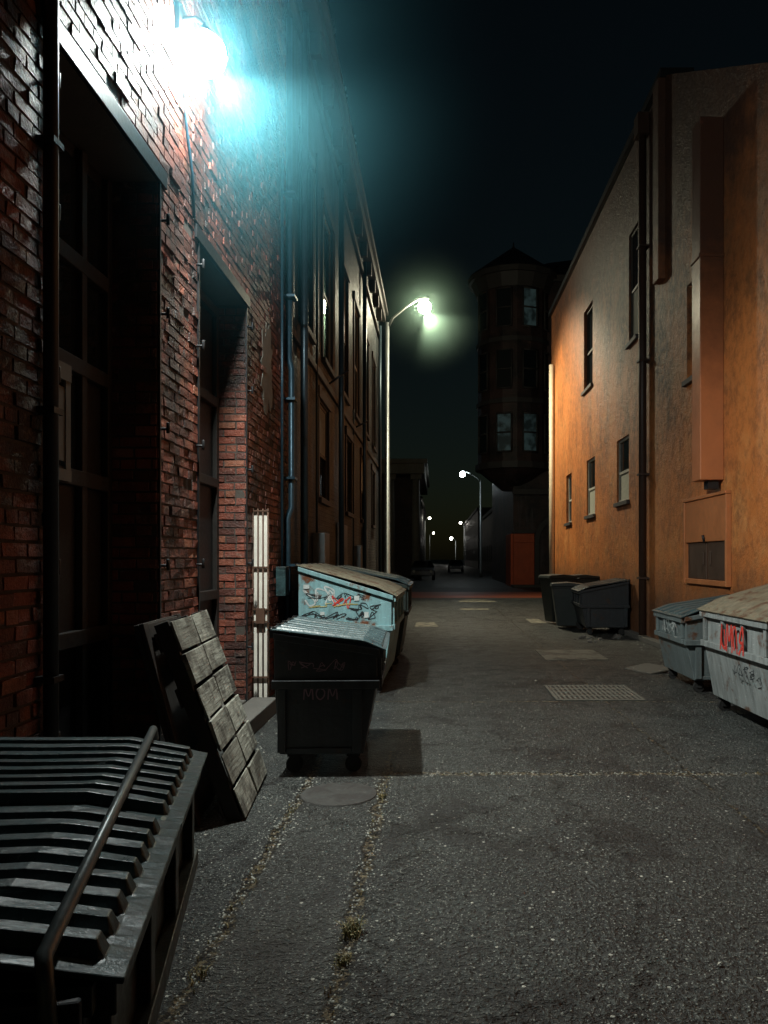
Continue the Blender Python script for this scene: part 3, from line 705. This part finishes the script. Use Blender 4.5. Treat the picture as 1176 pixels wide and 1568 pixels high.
def street_lamp(base,head,col,pw,spotw,rad=.2,d=(.25,-.15,-1),ang=130):
    r=root('street_lamp',base); dx=head[0]-base[0]; dy=head[1]-base[1]; hz=head[2]
    mb=MB(); mb.pipe([(0,0,0),(0,0,.5),(0,0,.52),(0,0,hz-.5)],[.13,.13,.10,.065],14)
    s=1 if dx>0 else -1
    mb.pipe([(0,0,hz-.7),(dx*.15,dy*.15,hz-.35),(dx*.5,dy*.5,hz-.0),(dx*.8,dy*.8,hz+.22)],[.045,.04,.035,.03],10)
    mb.obj('pole_and_arm',m_galv,r)
    mb=MB(); c=Vector((dx,dy,hz+.27))
    mb.pipe([c+Vector((-s*.32,0,-.05)),c+Vector((-s*.16,0,.0)),c+Vector((s*.05,0,.01)),c+Vector((s*.15,0,.0))],[.03,.05,.06,.03],12); mb.obj('lamp_head',m_galv,r)
    globe(r,(dx,dy,hz),rad,col,pw)
    if spotw: light('SPOT',(dx+.03,dy-.01,hz-rad-.012),spotw,col,r,.05,'reflector_beam',aim(d),math.radians(ang),.6)
    return r
street_lamp((-1.59,25.0,0),(-.38,25.0,9.75),(1,.93,.66),480,3200,.21,(.7,-.12,-1),112)
street_lamp((3.8,66,0),(2.25,66,8.8),(.85,.97,1),170,0,.25)
street_lamp((-2.2,150,0),(-1.3,150,9.4),(1,.95,.8),120,0,.22)
street_lamp((6,165,0),(5.2,165,9.2),(1,.95,.85),120,0,.24)
street_lamp((-1.9,225,0),(-.8,225,9.0),(1,.95,.85),160,0,.28)
street_lamp((4.8,190,0),(3.7,190,6.5),(1,.97,.9),260,0,.35)

def car(loc,rz,col):
    r=root('parked_car',loc,(0,0,rz)); mb=MB()
    mb.prism([(-2.2,.35),(-2.2,.75),(-1.3,.92),(1.9,.95),(2.2,.8),(2.2,.35)],'x',-.88,.88)
    mb.obj('body',plain('car_paint',col,.3,.3),r,.06)
    mb=MB()
    for z,w,y0,y1 in ((.93,.84,-1.25,1.75),(1.42,.62,-.5,1.2)):
        mb.v+=[(-w,y0,z),(w,y0,z),(w,y1,z),(-w,y1,z)]
    for k in range(4): mb.f.append((k,(k+1)%4,4+(k+1)%4,4+k)); mb.sm.append(False)
    mb.f.append((4,5,6,7)); mb.sm.append(False); mb.obj('cabin',m_glass,r,.03)
    mb=MB()
    for sx in (-1,1):
        for yy in (-1.35,1.35): mb.pipe([(sx*.70,yy,.33),(sx*.90,yy,.33)],.33,18)
    mb.obj('wheels',m_rub,r)
    mb=MB()
    for sx in (-1,1): mb.pipe([(sx*.62,-2.21,.66),(sx*.62,-2.19,.66)],.10,14)
    mb.obj('headlights',m_white,r)
car((-1.0,58,0),0,(.10,.10,.11))
car((2.3,92,0),0,(.08,.08,.09))
car((-1.9,76,0),0,(.2,.2,.2))

# ---------------------------------------------------------------- weeds, debris
t=NT('dry_weeds'); rn=t.n('NewGeometry').outputs['Random Per Island']; t.set(Base_Color=t.mix(rn,C(.05,.07,.025),C(.32,.25,.11)),Roughness=.7); m_weed=t.m
mb=MB()
def tuft(x,y,n,s):
    for _ in range(n):
        a=R(0,6.28); l=s*R(.4,1.1); bx=x+R(-1,1)*s*.5; by=y+R(-1,1)*s*.7; w=.0016+.0016*R(0,1)
        d=Vector((math.cos(a),math.sin(a),0)); p=Vector((-d.y,d.x,0))*w; b=Vector((bx,by,0))
        k=R(.2,.9); m=b+d*l*k*.4+Vector((0,0,l*.6)); e=b+d*l*k+Vector((0,0,l*R(.5,.95)))
        mb.v+= [tuple(b-p),tuple(b+p),tuple(m+p*.8),tuple(m-p*.8),tuple(e)]; q=len(mb.v)-5
        mb.f+=[(q,q+1,q+2,q+3),(q+3,q+2,q+4)]; mb.sm+=[False,False]
tuft(-.36,3.28,130,.07); tuft(-.37,3.05,50,.05); tuft(-.36,5.15,50,.04)
for _ in range(45): tuft(-.37+R(-.03,.03),R(1.8,5.6),random.randint(2,6),R(.012,.03))
for _ in range(38): tuft(-.92+R(-.03,.03),R(2.4,5.0),random.randint(2,6),R(.012,.03))
tuft(-.90,2.95,30,.05)
for _ in range(22): tuft(R(-.3,4),5.72+R(-.05,.05),4,.018)
mb.obj('weeds',m_weed,fix=False)
mb=MB()
def peb(x,y,s):
    pts=[(x+s*R(.6,1)*math.cos(k*1.257),y+s*R(.6,1)*math.sin(k*1.257)) for k in range(5)]
    b=len(mb.v); mb.v+=[(p[0],p[1],0.0) for p in pts]+[(x+(p[0]-x)*.6,y+(p[1]-y)*.6,s*.35*R(.7,1.3)) for p in pts]
    for k in range(5): k2=(k+1)%5; mb.f.append((b+k,b+k2,b+5+k2,b+5+k)); mb.sm.append(False)
    mb.f.append(tuple(b+5+k for k in range(5))); mb.sm.append(False)
for _ in range(8000): peb(R(-1.2,3.8),1.9+R(0,1)**1.6*12,R(.002,.0075))
for _ in range(900): peb(random.choice((-.37,-.92))+random.gauss(0,.035),R(1.8,6),R(.003,.010))
for _ in range(400): peb(R(-.4,4),5.72+random.gauss(0,.04),R(.004,.010))
for _ in range(350): peb(WX+abs(random.gauss(0,.25)),R(2.5,12),R(.004,.014))
for _ in range(300): peb(RX-.15-abs(random.gauss(0,.3)),R(6,25),R(.006,.02))
mb.obj('gravel',plain('pebbles',(.36,.37,.33),.8,0,60),fix=False)
mb=MB()
for _ in range(36):
    x,y,s=R(-1.6,3.8),2.6+R(0,1)**1.4*12,R(.008,.022); a=R(0,6)
    c,s2=math.cos(a)*s,math.sin(a)*s
    mb.face([(x-c,y-s2,.006),(x+s2*.6,y-c*.6,.008+R(0,.012)),(x+c,y+s2,.006),(x-s2*.6,y+c*.6,.008+R(0,.015))])
mb.obj('litter',plain('paper_scraps',(.4,.39,.33),.8),fix=False)
cbx=root('cardboard_sheet',(3.05,11.0,0),(0,0,.4)); mb=MB(); mb.prism([(-.22,.0),(.22,.05),(.20,.062),(-.22,.013)],'y',-.3,.3); mb.obj('sheet',plain('wet_cardboard',(.13,.12,.10),.8),cbx)
rk=root('rubble',(3.1,15.1,0)); mb=MB()
for _ in range(14):
    x,y,s=R(-.4,.6),R(-.6,.5),R(.04,.12); mb.box(x,x+s,y,y+s*1.4,0,s*.6,.015)
mb.obj('stones',m_stone,rk,.006)

# ---------------------------------------------------------------- scatter spheres added to give the two bright lamps a glow
def add_halo(loc,Rr,dens,col,p=2.2,name='lamp_halo'):
    me=bpy.data.meshes.new(name); bm=bmesh.new(); bmesh.ops.create_icosphere(bm,subdivisions=3,radius=Rr); bm.to_mesh(me); bm.free()
    t=NT('halo_scatter'); t.t.nodes.remove(t.b)
    d=t.n('VectorMath',{'operation':'LENGTH'},_0=t.oc()).outputs['Value']
    f=t.math('SUBTRACT',1.0,t.math('DIVIDE',d,Rr),clamp=True); f=t.math('MULTIPLY',t.math('POWER',f,p),dens)
    vs=t.n('VolumeScatter',Color=C(*col),Density=f)
    t.t.links.new(vs.outputs[0],t.t.nodes['Material Output'].inputs['Volume'])
    me.materials.append(t.m); o=bpy.data.objects.new(name,me); o.location=loc; scene.collection.objects.link(o)
add_halo((LX,LY,LZ),2.6,.085,(.24,.80,1.0),3.0)
add_halo((-.38,25,9.75),2.4,.07,(.6,.95,.80),2.8)

w=bpy.data.worlds.new('World'); scene.world=w; w.use_nodes=True; nt=w.node_tree
bg=nt.nodes['Background']; sky=nt.nodes.new('ShaderNodeTexSky'); sky.sky_type='NISHITA'; sky.sun_disc=False
sky.sun_elevation=math.radians(9.0); sky.sun_rotation=math.radians(200); sky.air_density=1.2; sky.ozone_density=2
mx=nt.nodes.new('ShaderNodeMix'); mx.data_type='RGBA'; mx.blend_type='MULTIPLY'; mx.inputs[0].default_value=1; mx.inputs[7].default_value=(.75,.85,.75,1)
nt.links.new(sky.outputs[0],mx.inputs[6]); nt.links.new(mx.outputs[2],bg.inputs[0]); bg.inputs[1].default_value=.0018
so=light('SUN',(0,0,30),.004,(.7,.85,1),None,name='moon',rot=(math.radians(81),0,math.radians(200))); so.data.angle=math.radians(.5)

cd=bpy.data.cameras.new('camera'); cam=bpy.data.objects.new('camera',cd); scene.collection.objects.link(cam)
cam.location=(0,0,1.6); cam.rotation_euler=(math.radians(90),0,0)
cd.sensor_fit='VERTICAL'; cd.sensor_height=36; cd.sensor_width=27; cd.lens=1180/1568*36
cd.shift_x=-80/1568; cd.shift_y=71/1568; cd.clip_start=.05; cd.clip_end=2000
scene.camera=cam
